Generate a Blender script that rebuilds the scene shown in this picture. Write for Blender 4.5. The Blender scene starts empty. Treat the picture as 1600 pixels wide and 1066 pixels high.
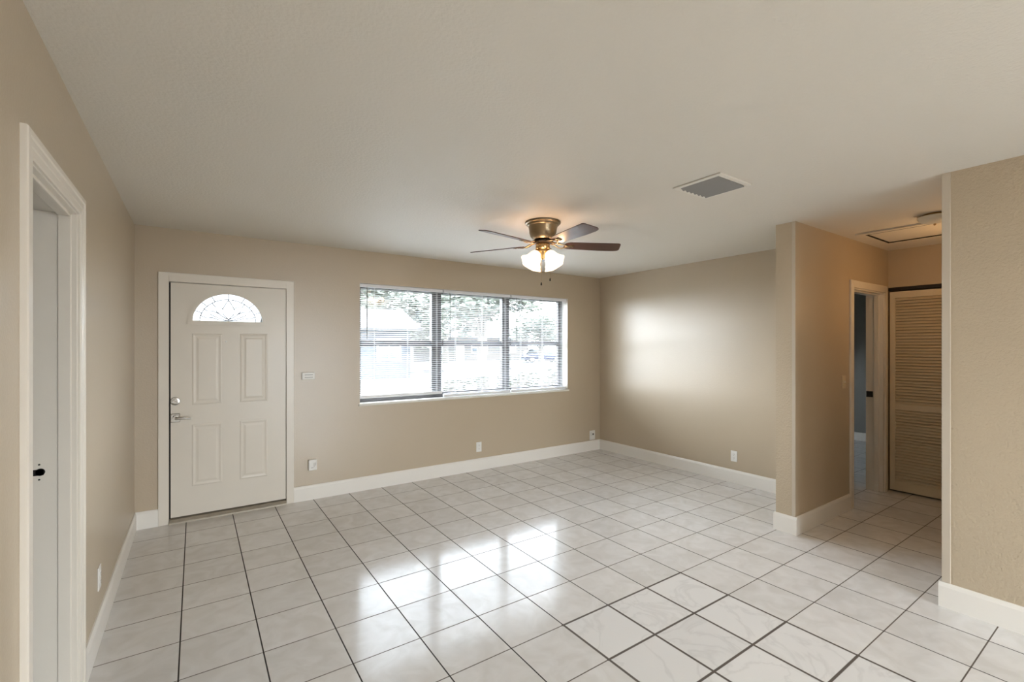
import bpy, bmesh, math, random
from mathutils import Vector, Matrix
random.seed(7)
S = bpy.context.scene
COL = S.collection
PI = math.pi

# ------------------------------------------------------------------ camera, world, light, exposure
cam_d = bpy.data.cameras.new('camera'); cam = bpy.data.objects.new('camera', cam_d); COL.objects.link(cam)
cam.location = (0, 0, 1.475)
cam.rotation_euler = (PI/2, 0, -0.60123)
cam_d.sensor_width = 36; cam_d.lens = 721.63/1600*36
cam_d.shift_y = (541.44-533)/1600
cam_d.clip_start = 0.02; cam_d.clip_end = 400
S.camera = cam
S.view_settings.view_transform = 'Standard'; S.view_settings.look = 'None'
S.view_settings.gamma = 1; S.view_settings.use_curve_mapping = False
S.view_settings.exposure = 1.02

SKY = 13.5
w = bpy.data.worlds.new('overcast_sky'); S.world = w; w.use_nodes = True
nt = w.node_tree; nt.nodes.clear()
out = nt.nodes.new('ShaderNodeOutputWorld'); bg = nt.nodes.new('ShaderNodeBackground')
tc = nt.nodes.new('ShaderNodeTexCoord'); sep = nt.nodes.new('ShaderNodeSeparateXYZ'); rp = nt.nodes.new('ShaderNodeValToRGB')
nt.links.new(tc.outputs['Generated'], sep.inputs[0]); nt.links.new(sep.outputs[2], rp.inputs[0])
rp.color_ramp.elements[0].position = 0.0; rp.color_ramp.elements[0].color = (.85, .935, 1, 1)
rp.color_ramp.elements[1].position = 1.0; rp.color_ramp.elements[1].color = (.74, .865, 1, 1)
nt.links.new(rp.outputs[0], bg.inputs[0]); bg.inputs[1].default_value = SKY
nt.links.new(bg.outputs[0], out.inputs[0])

def portal(name, loc, rot, sx, sy):
    l = bpy.data.lights.new(name, 'AREA'); l.shape = 'RECTANGLE'; l.size = sx; l.size_y = sy
    l.cycles.is_portal = True
    o = bpy.data.objects.new(name, l); o.location = loc; o.rotation_euler = rot; COL.objects.link(o)
portal('window_portal', (2.788, 4.99, 1.5), (-PI/2, 0, 0), 2.8, 1.24)
portal('patio_portal', (2.175, -3.62, 1.03), (PI/2, 0, 0), 1.95, 2.05)  # portal of the added patio opening

# ------------------------------------------------------------------ dimensions
B, R, L, H = 4.768, 4.804, -0.403, 2.455      # back wall y, right wall x, left wall x, ceiling
PX, PY0, PY1 = 3.87, 1.725, 1.87              # partition end x, its two faces
WX, WY = 3.50, 0.78                            # right wall face x and its end y
CX = 5.86                                      # closet wall
REAR = -3.5
GX, GY, TX, TY = 1.27295, 2.51305, 0.33373, 0.32595

# ------------------------------------------------------------------ materials
def newmat(name):
    m = bpy.data.materials.new(name); m.use_nodes = True
    return m, m.node_tree, m.node_tree.nodes['Principled BSDF']
def N(t, k): return t.nodes.new('ShaderNode'+k)
def mathn(t, op, a, b=None, c=None):
    n = N(t, 'Math'); n.operation = op
    for i, v in enumerate((a, b, c)):
        if v is None: continue
        if isinstance(v, (int, float)): n.inputs[i].default_value = v
        else: t.links.new(v, n.inputs[i])
    return n.outputs[0]
def mixc(t, f, a, b):
    n = N(t, 'Mix'); n.data_type = 'RGBA'
    for sock, v in ((n.inputs['Factor'], f), (n.inputs[6], a), (n.inputs[7], b)):
        if isinstance(v, (int, float)): sock.default_value = v
        elif isinstance(v, tuple): sock.default_value = (*v, 1)
        else: t.links.new(v, sock)
    return n.outputs[2]
def mat(name, col, rough=.5, metal=0, spec=.5, bump=0, bscale=40, vary=0, vscale=3, emit=0, coat=0):
    m, t, b = newmat(name)
    b.inputs['Base Color'].default_value = (*col, 1); b.inputs['Roughness'].default_value = rough
    b.inputs['Metallic'].default_value = metal; b.inputs['Specular IOR Level'].default_value = spec
    b.inputs['Coat Weight'].default_value = coat; b.inputs['Coat Roughness'].default_value = .1
    pos = N(t, 'NewGeometry').outputs['Position']
    if bump:
        n = N(t, 'TexNoise'); n.inputs['Scale'].default_value = bscale; n.inputs['Detail'].default_value = 3
        t.links.new(pos, n.inputs['Vector'])
        bp = N(t, 'Bump'); bp.inputs['Strength'].default_value = bump; bp.inputs['Distance'].default_value = .004
        t.links.new(n.outputs['Fac'], bp.inputs['Height']); t.links.new(bp.outputs[0], b.inputs['Normal'])
    n2 = N(t, 'TexNoise'); n2.inputs['Scale'].default_value = vscale; t.links.new(pos, n2.inputs['Vector'])
    dk = tuple(c*(1-vary) for c in col); lt = tuple(min(1, c*(1+vary)) for c in col)
    t.links.new(mixc(t, n2.outputs['Fac'], dk, lt), b.inputs['Base Color'])
    if emit:
        b.inputs['Emission Color'].default_value = (*col, 1); b.inputs['Emission Strength'].default_value = emit
    return m

WALL = (.52, .425, .305)
M = {}
M['wall'] = mat('tan_wall_paint', WALL, .32, spec=.8, bump=.22, bscale=110, vary=.015, vscale=2)
M['wall_rough'] = mat('textured_tan_wall_paint', WALL, .5, bump=1.0, bscale=85, vary=.02, vscale=9)
M['bead'] = mat('corner_bead_paint', (.56, .485, .39), .4, vary=.01)
M['ceiling'] = mat('ceiling_paint', (.77, .725, .645), .6, bump=.5, bscale=70, vary=.012, vscale=2)
M['trim'] = mat('white_trim_paint', (.80, .74, .65), .3, bump=.1, bscale=25, vary=.02, vscale=6)
M['base'] = mat('white_baseboard_paint', (.85, .81, .75), .35, vary=.02, vscale=5)
M['door'] = mat('cream_door_paint', (.76, .70, .61), .32, bump=.08, bscale=20, vary=.025, vscale=4)
M['louver'] = mat('cream_louver_paint', (.72, .62, .46), .42, vary=.02)
M['nickel'] = mat('satin_nickel', (.42, .39, .35), .3, metal=1)
M['darkmetal'] = mat('blackened_metal', (.025, .02, .018), .45, metal=.4)
M['seal_and_shadow'] = mat('weatherstrip', (.02, .016, .012), .8)  # weatherstrip black, also used for the painted shadow line of the hatch
M['thresh'] = mat('worn_threshold_metal', (.34, .30, .24), .45, metal=.4, vary=.2, vscale=15)
M['plastic'] = mat('white_plastic', (.84, .82, .78), .35)
M['plastic_slot'] = mat('outlet_slot', (.12, .11, .10), .6)
M['almond'] = mat('almond_plastic', (.70, .60, .44), .4)
M['bronze'] = mat('bronze_window_frame', (.055, .05, .05), .45, vary=.1)
M['sill'] = mat('marble_sill', (.80, .77, .70), .25, vary=.05, vscale=12)
M['reveal'] = mat('window_reveal_paint', (.72, .68, .62), .5)
M['slat'] = mat('white_blind_slat', (.83, .83, .84), .45)
M['wand'] = mat('smoked_wand', (.10, .09, .07), .3)
M['brass'] = mat('antique_brass', (.34, .26, .165), .3, metal=1, vary=.1, vscale=20)
M['brass_lt'] = mat('polished_brass', (.62, .42, .20), .22, metal=1)
M['smoke'] = mat('detector_plastic', (.7, .62, .48), .5)
M['vent'] = mat('vent_white_metal', (.80, .76, .69), .45)
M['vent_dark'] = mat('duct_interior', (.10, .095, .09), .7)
M['vent_slat'] = mat('grey_vent_louver', (.30, .29, .275), .5)
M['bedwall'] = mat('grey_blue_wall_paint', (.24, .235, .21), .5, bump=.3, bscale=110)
# wood for the fan blades: grain runs along each blade's own length
def woodmat(name, a, b2, rough=.32):
    m, t, b = newmat(name)
    tcn = N(t, 'TexCoord'); mp = N(t, 'Mapping'); mp.inputs['Scale'].default_value = (3, 45, 45)
    t.links.new(tcn.outputs['Object'], mp.inputs[0])
    n = N(t, 'TexNoise'); n.inputs['Scale'].default_value = 1.5; n.inputs['Detail'].default_value = 5
    t.links.new(mp.outputs[0], n.inputs['Vector'])
    t.links.new(mixc(t, n.outputs['Fac'], a, b2), b.inputs['Base Color']); b.inputs['Roughness'].default_value = rough
    b.inputs['Coat Weight'].default_value = .5; b.inputs['Coat Roughness'].default_value = .2
    return m
M['walnut'] = woodmat('dark_walnut_blade', (.035, .012, .008), (.11, .04, .024))
# glass pane: clear, faint mirror, no caustics
def panemat(name, tint=(1, 1, 1), refl=.06, rough=0.0):
    m, t, b = newmat(name); t.nodes.remove(b)
    tr = N(t, 'BsdfTransparent'); tr.inputs[0].default_value = (*tint, 1)
    gl = N(t, 'BsdfGlossy'); gl.inputs['Roughness'].default_value = rough
    mx = N(t, 'MixShader'); mx.inputs[0].default_value = refl
    t.links.new(tr.outputs[0], mx.inputs[1]); t.links.new(gl.outputs[0], mx.inputs[2])
    t.links.new(mx.outputs[0], t.nodes['Material Output'].inputs[0])
    return m
M['pane'] = panemat('clear_window_pane')
M['fanglass'] = panemat('textured_fanlight_glass', (.38, .385, .39), .10, .3)
# lit frosted shade
def shademat(name, col, es):
    m, t, b = newmat(name)
    b.inputs['Base Color'].default_value = (.72, .68, .60, 1); b.inputs['Roughness'].default_value = .3
    b.inputs['Emission Color'].default_value = (*col, 1)
    tcn = N(t, 'TexCoord'); n = N(t, 'TexNoise'); n.inputs['Scale'].default_value = 22; n.inputs['Distortion'].default_value = 2
    t.links.new(tcn.outputs['Object'], n.inputs['Vector'])
    t.links.new(mathn(t, 'MULTIPLY_ADD', n.outputs['Fac'], es*.9, es*.55), b.inputs['Emission Strength'])
    return m
M['shade'] = shademat('lit_alabaster_glass', (1, .86, .66), .62)
M['bulb'] = mat('lit_bulb', (1, .72, .42), .4, emit=6)
M['hallglass'] = shademat('amber_swirl_glass', (.55, .36, .14), .02)

# floor tiles
def floormat():
    m, t, b = newmat('glazed_floor_tile'); b.inputs['Specular IOR Level'].default_value = .28
    pos = N(t, 'NewGeometry').outputs['Position']; sp = N(t, 'SeparateXYZ'); t.links.new(pos, sp.inputs[0])
    x, y = sp.outputs[0], sp.outputs[1]
    u = mathn(t, 'DIVIDE', mathn(t, 'SUBTRACT', x, GX), TX); v = mathn(t, 'DIVIDE', mathn(t, 'SUBTRACT', y, GY), TY)
    def edge(a, s):
        f = mathn(t, 'FRACT', a); g = mathn(t, 'SUBTRACT', 1.0, f)
        return mathn(t, 'MULTIPLY', mathn(t, 'MINIMUM', f, g), s)
    du, dv = edge(u, TX), edge(v, TY)
    # newer patch of tiles near the kitchen: wider joints, whiter glaze
    def box(lo, hi, a): return mathn(t, 'MULTIPLY', mathn(t, 'GREATER_THAN', a, lo), mathn(t, 'LESS_THAN', a, hi))
    patch = mathn(t, 'MULTIPLY', box(.97, 4.03, u), mathn(t, 'LESS_THAN', v, -1.97))
    ptile = mathn(t, 'MULTIPLY', box(1, 4, u), mathn(t, 'LESS_THAN', v, -2.0))
    wu = mathn(t, 'MULTIPLY_ADD', patch, .0032, .0031); wv = mathn(t, 'MULTIPLY_ADD', patch, .0032, .0027)
    def line(d, ww):
        n = N(t, 'MapRange'); n.interpolation_type = 'SMOOTHSTEP'
        t.links.new(d, n.inputs[0]); t.links.new(mathn(t, 'MULTIPLY', ww, .75), n.inputs[1]); t.links.new(mathn(t, 'MULTIPLY', ww, 1.35), n.inputs[2])
        n.inputs[3].default_value = 1; n.inputs[4].default_value = 0
        return n.outputs[0]
    lu, lv = line(du, wu), line(dv, wv)
    g = mathn(t, 'MAXIMUM', lu, lv)
    cell = N(t, 'CombineXYZ'); t.links.new(mathn(t, 'FLOOR', u), cell.inputs[0]); t.links.new(mathn(t, 'FLOOR', v), cell.inputs[1])
    wn = N(t, 'TexWhiteNoise'); wn.noise_dimensions = '3D'; t.links.new(cell.outputs[0], wn.inputs['Vector'])
    off = N(t, 'VectorMath'); off.operation = 'MULTIPLY_ADD'; t.links.new(wn.outputs['Color'], off.inputs[0])
    off.inputs[1].default_value = (20, 20, 20); t.links.new(pos, off.inputs[2])
    n1 = N(t, 'TexNoise'); n1.inputs['Scale'].default_value = 7; n1.inputs['Detail'].default_value = 6; n1.inputs['Distortion'].default_value = 1.2
    t.links.new(off.outputs[0], n1.inputs['Vector'])
    r1 = N(t, 'ValToRGB'); r1.color_ramp.elements[0].position = .35; r1.color_ramp.elements[1].position = .65
    r1.color_ramp.elements[0].color = (.69, .665, .635, 1); r1.color_ramp.elements[1].color = (.77, .75, .73, 1)
    t.links.new(n1.outputs['Fac'], r1.inputs[0])
    # veins for the newer tiles
    n2 = N(t, 'TexNoise'); n2.inputs['Scale'].default_value = 3.2; n2.inputs['Detail'].default_value = 7; n2.inputs['Distortion'].default_value = 1.0
    t.links.new(off.outputs[0], n2.inputs['Vector'])
    vein = mathn(t, 'ABSOLUTE', mathn(t, 'SUBTRACT', n2.outputs['Fac'], .5))
    r2 = N(t, 'ValToRGB'); r2.color_ramp.elements[0].position = 0; r2.color_ramp.elements[1].position = .035
    r2.color_ramp.elements[0].color = (.72, .705, .69, 1); r2.color_ramp.elements[1].color = (.79, .775, .76, 1)
    t.links.new(vein, r2.inputs[0])
    tile = mixc(t, ptile, r1.outputs[0], r2.outputs[0])
    hsv = N(t, 'HueSaturation'); t.links.new(tile, hsv.inputs['Color'])
    t.links.new(mathn(t, 'MULTIPLY_ADD', wn.outputs['Value'], .07, .965), hsv.inputs['Value'])
    gcol = mixc(t, lu, (.13, .105, .085), (.03, .022, .018))
    gcol = mixc(t, patch, gcol, (.12, .10, .085))
    t.links.new(mixc(t, g, hsv.outputs[0], gcol), b.inputs['Base Color'])
    t.links.new(mathn(t, 'MULTIPLY_ADD', g, .6, mathn(t, 'MULTIPLY_ADD', n1.outputs['Fac'], .05, .115)), b.inputs['Roughness'])
    bp = N(t, 'Bump'); bp.inputs['Strength'].default_value = .5; bp.inputs['Distance'].default_value = .001
    t.links.new(mathn(t, 'SUBTRACT', 1, g), bp.inputs['Height'])
    # gentle waviness of the glaze
    n3 = N(t, 'TexNoise'); n3.inputs['Scale'].default_value = 9; n3.inputs['Detail'].default_value = 1; t.links.new(off.outputs[0], n3.inputs['Vector'])
    bp2 = N(t, 'Bump'); bp2.inputs['Strength'].default_value = .12; bp2.inputs['Distance'].default_value = .004
    t.links.new(n3.outputs['Fac'], bp2.inputs['Height']); t.links.new(bp.outputs[0], bp2.inputs['Normal'])
    t.links.new(bp2.outputs[0], b.inputs['Normal'])
    return m
M['floor'] = floormat()
# outdoors
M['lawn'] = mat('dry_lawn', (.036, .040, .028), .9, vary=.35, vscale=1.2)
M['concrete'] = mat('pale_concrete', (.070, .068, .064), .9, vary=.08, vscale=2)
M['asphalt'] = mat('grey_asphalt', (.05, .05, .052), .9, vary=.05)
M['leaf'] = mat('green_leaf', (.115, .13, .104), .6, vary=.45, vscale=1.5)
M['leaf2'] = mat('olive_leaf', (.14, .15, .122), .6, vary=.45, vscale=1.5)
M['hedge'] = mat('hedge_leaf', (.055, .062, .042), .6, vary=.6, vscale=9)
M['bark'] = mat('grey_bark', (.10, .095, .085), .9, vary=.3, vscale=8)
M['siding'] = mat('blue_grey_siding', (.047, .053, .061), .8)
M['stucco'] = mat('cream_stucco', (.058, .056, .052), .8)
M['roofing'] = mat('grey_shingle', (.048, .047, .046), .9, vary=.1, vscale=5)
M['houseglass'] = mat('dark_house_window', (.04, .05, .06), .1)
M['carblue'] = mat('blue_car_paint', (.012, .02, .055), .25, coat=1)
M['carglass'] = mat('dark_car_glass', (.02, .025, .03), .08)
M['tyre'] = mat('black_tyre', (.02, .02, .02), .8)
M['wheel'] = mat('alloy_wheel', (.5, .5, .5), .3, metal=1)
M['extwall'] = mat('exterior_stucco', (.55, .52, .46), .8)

# ------------------------------------------------------------------ mesh helpers (world coordinates)
def BM(): return bmesh.new()
def box(bm, x0, x1, y0, y1, z0, z1):
    vs = [bm.verts.new((x, y, z)) for x in (x0, x1) for y in (y0, y1) for z in (z0, z1)]
    for q in ((0, 1, 3, 2), (4, 6, 7, 5), (0, 4, 5, 1), (2, 3, 7, 6), (0, 2, 6, 4), (1, 5, 7, 3)):
        bm.faces.new([vs[i] for i in q])
    return vs
def obox(bm, mtx, sx, sy, sz):
    vs = box(bm, -sx/2, sx/2, -sy/2, sy/2, -sz/2, sz/2)
    for v in vs: v.co = mtx @ v.co
    return vs
def tube(bm, pts, r, n=8, cap=True):
    pts = [Vector(p) for p in pts]; rings = []
    for i, p in enumerate(pts):
        d = (pts[min(i+1, len(pts)-1)]-pts[max(i-1, 0)]).normalized()
        a = d.cross(Vector((0, 0, 1)))
        if a.length < 1e-3: a = d.cross(Vector((0, 1, 0)))
        a.normalize(); b = d.cross(a)
        rr = r[i] if isinstance(r, (list, tuple)) else r
        rings.append([bm.verts.new(p+(a*math.cos(k*2*PI/n)+b*math.sin(k*2*PI/n))*rr) for k in range(n)])
    for r0, r1 in zip(rings, rings[1:]):
        for k in range(n): bm.faces.new([r0[k], r0[(k+1) % n], r1[(k+1) % n], r1[k]])
    if cap: bm.faces.new(rings[0][::-1]); bm.faces.new(rings[-1])
def lathe(bm, prof, mtx=Matrix(), n=40, close=False):
    rings = []
    for r, z in prof:
        rings.append([bm.verts.new(mtx @ Vector((r*math.cos(k*2*PI/n), r*math.sin(k*2*PI/n), z))) for k in range(n)])
    pairs = list(zip(rings, rings[1:]))
    if close: pairs.append((rings[-1], rings[0]))
    for r0, r1 in pairs:
        for k in range(n): bm.faces.new([r0[k], r0[(k+1) % n], r1[(k+1) % n], r1[k]])
    if not close:
        if prof[0][0] > 1e-4: bm.faces.new(rings[0][::-1])
        if prof[-1][0] > 1e-4: bm.faces.new(rings[-1])
def prism(bm, poly, axis, a0, a1):
    """poly of 2D points in the plane across axis; extruded from a0 to a1"""
    def P(p, a):
        if axis == 'x': return (a, p[0], p[1])
        if axis == 'y': return (p[0], a, p[1])
        return (p[0], p[1], a)
    A = [bm.verts.new(P(p, a0)) for p in poly]; Z = [bm.verts.new(P(p, a1)) for p in poly]
    n = len(poly)
    for i in range(n): bm.faces.new([A[i], A[(i+1) % n], Z[(i+1) % n], Z[i]])
    bm.faces.new(A[::-1]); bm.faces.new(Z)
def build(name, bm, m, parent=None, bevel=0, smooth=False, origin=None, weld=True):
    """link ONE mesh object; vertices were given in world coordinates"""
    if weld: bmesh.ops.remove_doubles(bm, verts=bm.verts, dist=1e-6)
    bmesh.ops.recalc_face_normals(bm, faces=bm.faces)
    if origin is None:
        if parent is None:
            xs = [v.co for v in bm.verts]
            origin = Vector(((min(c.x for c in xs)+max(c.x for c in xs))/2, (min(c.y for c in xs)+max(c.y for c in xs))/2, min(c.z for c in xs)))
        else: origin = parent['_w'] if '_w' in parent else (0, 0, 0)
    origin = Vector(origin)
    for v in bm.verts: v.co -= origin
    me = bpy.data.meshes.new(name); bm.to_mesh(me); bm.free()
    me.materials.append(M[m] if isinstance(m, str) else m)
    if smooth:
        for p in me.polygons: p.use_smooth = True
        me.set_sharp_from_angle(angle=math.radians(40))
    o = bpy.data.objects.new(name, me); COL.objects.link(o)
    o.location = origin
    WORG[o.name] = origin
    if parent is not None:
        o.parent = parent; o.location = origin - WORG[parent.name]
    if bevel:
        md = o.modifiers.new('bevel', 'BEVEL'); md.width = bevel; md.segments = 2; md.limit_method = 'ANGLE'
    return o
WORG = {}
def build_p(name, bm, m, parent, **k):
    """part: origin at the parent's origin"""
    return build(name, bm, m, parent, origin=k.pop('origin', WORG[parent.name]), **k)
def empty(name, loc):
    o = bpy.data.objects.new(name, None); COL.objects.link(o); o.location = loc; o.empty_display_size = .1
    WORG[o.name] = Vector(loc); return o
def tag(o, label, cat, group=None, kind=None):
    o['label'] = label; o['category'] = cat
    if group: o['group'] = group
    if kind: o['kind'] = kind
    return o
def struct(o, label=None):
    o['kind'] = 'structure'
    if label: o['label'] = label
    return o
def sbox(name, m, *bs, label=None, parent=None, bevel=0):
    bm = BM()
    for b in bs: box(bm, *b)
    return struct(build(name, bm, m, parent, bevel=bevel), label)
def copy_tree(o, loc, rz=None):
    c = o.copy(); COL.objects.link(c); c.location = loc
    if rz is not None: c.rotation_euler = (0, 0, rz)
    for ch in o.children:
        d = ch.copy(); COL.objects.link(d); d.parent = c
        for g in ch.children:
            e = g.copy(); COL.objects.link(e); e.parent = d
    return c

# ------------------------------------------------------------------ shell
DX0, DX1, DZ = -.19, .709, 2.02          # front door opening
WX0, WX1, WZ0, WZ1 = 1.385, 4.192, .888, 2.125
T = .20
sbox('floor', 'floor', (-2.2, 9.0, REAR-.2, 5.2, -.12, 0), label='glossy white marbled ceramic tile floor with dark joints')
sbox('ceiling', 'ceiling', (-2.2, 9.0, REAR-.2, 5.2, H, H+.12), label='matt off-white textured ceiling')
sbox('wall_back', 'wall', (L-.2, DX0, B, B+T, 0, H), (DX0, DX1, B, B+T, DZ, H), (DX1, WX0, B, B+T, 0, H),
     (WX0, WX1, B, B+T, 0, WZ0), (WX0, WX1, B, B+T, WZ1, H), (WX1, R+.12, B, B+T, 0, H), label='tan wall with the front door and the window')
sbox('wall_right', 'wall', (R, R+.12, PY1, B, 0, H), label='tan wall right of the window')
# partition between living room and hall, with the bedroom doorway
OX0, OX1, OZ = 4.950, 5.745, 2.02
sbox('wall_partition', 'wall', (PX, OX0, PY0, PY1, 0, H), (OX0, OX1, PY0, PY1, OZ, H), (OX1, 6.7, PY0, PY1, 0, H),
     label='short tan partition wall at the mouth of the hall')
sbox('trim_1', 'wall_rough', (PX-.004, PX, PY0+.022, PY1, .14, H-.002), label='roughly plastered end of the partition wall')
sbox('trim_2', 'bead', (PX-.006, PX+.003, PY0-.002, PY0+.022, .14, H-.001), label='smooth corner bead on the partition end')
# right near wall
sbox('wall_kitchen', 'wall_rough', (WX, WX+.12, REAR, WY, 0, H), (WX+.12, 7.0, WY-.12, WY, 0, H), label='tan textured wall at the right edge')
sbox('trim_3', 'bead', (WX-.004, WX+.03, WY-.035, WY+.003, .14, H-.001), label='smooth corner bead on the end of the right wall', bevel=.003)
# closet wall with header
sbox('wall_closet', 'wall', (CX, CX+.12, WY, 1.725, 2.075, H), (CX, CX+.12, WY, .80, 0, 2.075), (CX+.6, CX+.7, WY-.1, PY0, 0, H),
     label='tan header above the louvered closet door')
# left wall with the doorway
LY0, LY1, LZ = 1.898, 2.603, 2.036
sbox('wall_left', 'wall', (L-.14, L, REAR, LY0, 0, H), (L-.14, L, LY1, B, 0, H), (L-.14, L, LY0, LY1, LZ, H), label='tan semi-gloss wall at the left edge')
sbox('wall_side_room', 'wall', (-2.1, -2.0, 0, B, 0, H), (-2.1, L-.14, .9, 1.0, 0, H), (-2.1, L-.14, 3.9, 4.0, 0, H))
# rear wall behind the camera with an assumed patio door, added for daylight
RX0, RX1, RZ = 1.20, 3.15, 2.06
sbox('wall_rear', 'wall', (L-.14, RX0, REAR-.15, REAR, 0, H), (RX1, WX+.12, REAR-.15, REAR, 0, H), (RX0, RX1, REAR-.15, REAR, RZ, H))
# bedroom beyond the hall doorway
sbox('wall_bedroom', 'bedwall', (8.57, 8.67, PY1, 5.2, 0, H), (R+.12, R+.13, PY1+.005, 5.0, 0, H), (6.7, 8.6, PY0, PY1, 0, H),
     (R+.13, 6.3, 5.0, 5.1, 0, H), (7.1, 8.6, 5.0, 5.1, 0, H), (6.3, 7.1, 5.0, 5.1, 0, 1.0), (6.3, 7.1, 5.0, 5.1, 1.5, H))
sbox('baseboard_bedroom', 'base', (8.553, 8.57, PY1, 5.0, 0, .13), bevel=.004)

# baseboards
def baseboard(name, label, *segs):
    bm = BM()
    for (x0, y0, x1, y1, nx, ny) in segs:           # wall line and outward normal
        t, hh = .015, .14
        prof = [(0, 0), (t, 0), (t, hh-.022), (t*.75, hh-.010), (t*.45, hh), (0, hh)]
        A = [bm.verts.new((x0+nx*p, y0+ny*p, z)) for p, z in prof]; Z = [bm.verts.new((x1+nx*p, y1+ny*p, z)) for p, z in prof]
        for i in range(len(prof)):
            j = (i+1) % len(prof); bm.faces.new([A[i], A[j], Z[j], Z[i]])
        bm.faces.new(A[::-1]); bm.faces.new(Z)
    return struct(build(name, bm, 'base', weld=False), label)
baseboard('baseboard_back', 'white baseboard under the window', (.768, B, R, B, 0, -1), (L, B, -.251, B, 0, -1))
baseboard('baseboard_right', 'white baseboard on the far right wall', (R, PY1, R, B, -1, 0))
baseboard('baseboard_left', 'white baseboard on the left wall', (L, 2.667, L, B, 1, 0), (L, REAR, L, 1.834, 1, 0))
baseboard('baseboard_partition', 'white baseboard wrapped round the partition end', (PX, PY0-.015, PX, PY1+.015, -1, 0), (PX, PY0, 4.895, PY0, 0, -1), (PX, PY1, R-.015, PY1, 0, 1))
baseboard('baseboard_kitchen', 'white baseboard on the near right wall', (WX, REAR, WX, WY+.015, -1, 0), (WX, WY, CX, WY, 0, 1))

# ------------------------------------------------------------------ front door (door_1)
d1 = struct(empty('door_1', (.26, B, 0)), 'cream front door with a half-round leaded light')
SX0, SX1, SZ0, SZ1 = -.168, .700, .048, 2.008
SY = B-.002                                  # room-side face of the slab
cx, cz, ra, rb = .243, 1.690, .265, .245     # fanlight half ellipse
bm = BM()
box(bm, SX0, SX1, SY, SY+.044, SZ0, cz)
box(bm, SX0, cx-ra, SY, SY+.044, cz, SZ1); box(bm, cx+ra, SX1, SY, SY+.044, cz, SZ1)
NS = 28; arc = [(cx-ra*math.cos(PI*i/NS), cz+rb*math.sin(PI*i/NS)) for i in range(NS+1)]
for (xa, za), (xb, zb) in zip(arc, arc[1:]):
    v = [bm.verts.new(p) for p in ((xa, SY, za), (xb, SY, zb), (xb, SY, SZ1), (xa, SY, SZ1), (xa, SY+.044, za), (xb, SY+.044, zb), (xb, SY+.044, SZ1), (xa, SY+.044, SZ1))]
    bm.faces.new([v[0], v[1], v[2], v[3]]); bm.faces.new([v[5], v[4], v[7], v[6]]); bm.faces.new([v[0], v[4], v[5], v[1]]); bm.faces.new([v[3], v[2], v[6], v[7]])
leaf = build_p('door_leaf', bm, 'door', d1)
def raised_panel(bm, x0, x1, z0, z1, y):
    # sunk moulding ring then a raised field
    def ring(i, dy): return [(x0+i, y-dy, z0+i), (x1-i, y-dy, z0+i), (x1-i, y-dy, z1-i), (x0+i, y-dy, z1-i)]
    lv = [ring(-.012, 0), ring(-.006, .0025), ring(0, .003), ring(.012, .0005), ring(.020, .0005), ring(.036, .0035)]
    vs = [[bm.verts.new(p) for p in r] for r in lv]
    for a, b in zip(vs, vs[1:]):
        for k in range(4): bm.faces.new([a[k], a[(k+1) % 4], b[(k+1) % 4], b[k]])
    bm.faces.new(vs[-1])
for (a, b_, c, d) in ((-.010, .184, .99, 1.572), (.342, .537, .99, 1.575), (-.012, .184, .300, .80), (.340, .537, .300, .80)):
    bm = BM(); raised_panel(bm, a, b_, c, d, SY-.0005); build_p('door_panel', bm, 'door', leaf)
# fanlight frame and glass
def arcpt(k, fr=1.0, n=40): return (cx-ra*fr*math.cos(PI*k/n), cz+rb*fr*math.sin(PI*k/n))
bm = BM()
for rr0, rr1, dd in ((.985, 1.085, .012), (1.085, 1.125, .006)):
    for k in range(40):
        (xa, za), (xb, zb) = arcpt(k, rr0), arcpt(k+1, rr0); (xc, zc), (xd, zd) = arcpt(k+1, rr1), arcpt(k, rr1)
        F = [bm.verts.new((px, SY-dd, pz)) for px, pz in ((xa, za), (xb, zb), (xc, zc), (xd, zd))]
        K = [bm.verts.new((px, SY+.004, pz)) for px, pz in ((xa, za), (xb, zb), (xc, zc), (xd, zd))]
        bm.faces.new(F); bm.faces.new([F[0], K[0], K[1], F[1]]); bm.faces.new([F[2], K[2], K[3], F[3]])
box(bm, cx-ra*1.125, cx+ra*1.125, SY-.0135, SY+.004, cz-.028, cz+.005)
build_p('fanlight_frame', bm, 'door', leaf)
bm = BM()
pts = [(cx-ra, cz)]+[arcpt(k) for k in range(1, 40)]+[(cx+ra, cz)]
prism(bm, pts, 'y', SY+.018, SY+.024)
build_p('fanlight_glass', bm, 'fanglass', leaf)
bm = BM(); yl = SY+.014
def lead(pts, r=.0034): tube(bm, [(px, yl, pz) for px, pz in pts], r, 6)
def fp(a, fr):      # angle in degrees from the right, fraction of the radius
    return (cx+ra*fr*math.cos(math.radians(a)), cz+rb*fr*math.sin(math.radians(a)))
lead([fp(a, .80) for a in range(0, 181, 6)])
for a in (22, 42, 62, 90, 118, 138, 158): lead([fp(a, .80), fp(a, 1.0)])
for s in (-1, 1):
    X = lambda q, z: (cx+s*q, cz+z)
    lead([X(0, .02), X(.035, .06), X(.045, .11), X(.02, .16), X(0, .19)])
    lead([X(0, .02), X(.05, .05), X(.09, .09), X(.10, .13), X(.06, .135), X(.04, .11)])
    lead([X(0, .01), X(.07, .03), X(.13, .06), X(.155, .09), X(.11, .09), X(.07, .07)])
    lead([X(0, .01), X(.06, .012), X(.12, .035), X(.16, .03), X(.205, .05)])
    lead([X(.10, .13), X(.125, .165)]); lead([X(.155, .09), X(.19, .115)])
lead([X(0, 0), X(0, .02)]); lead([X(0, .19), X(0, .205)])
build_p('lead_came', bm, 'darkmetal', leaf, smooth=True)
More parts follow.
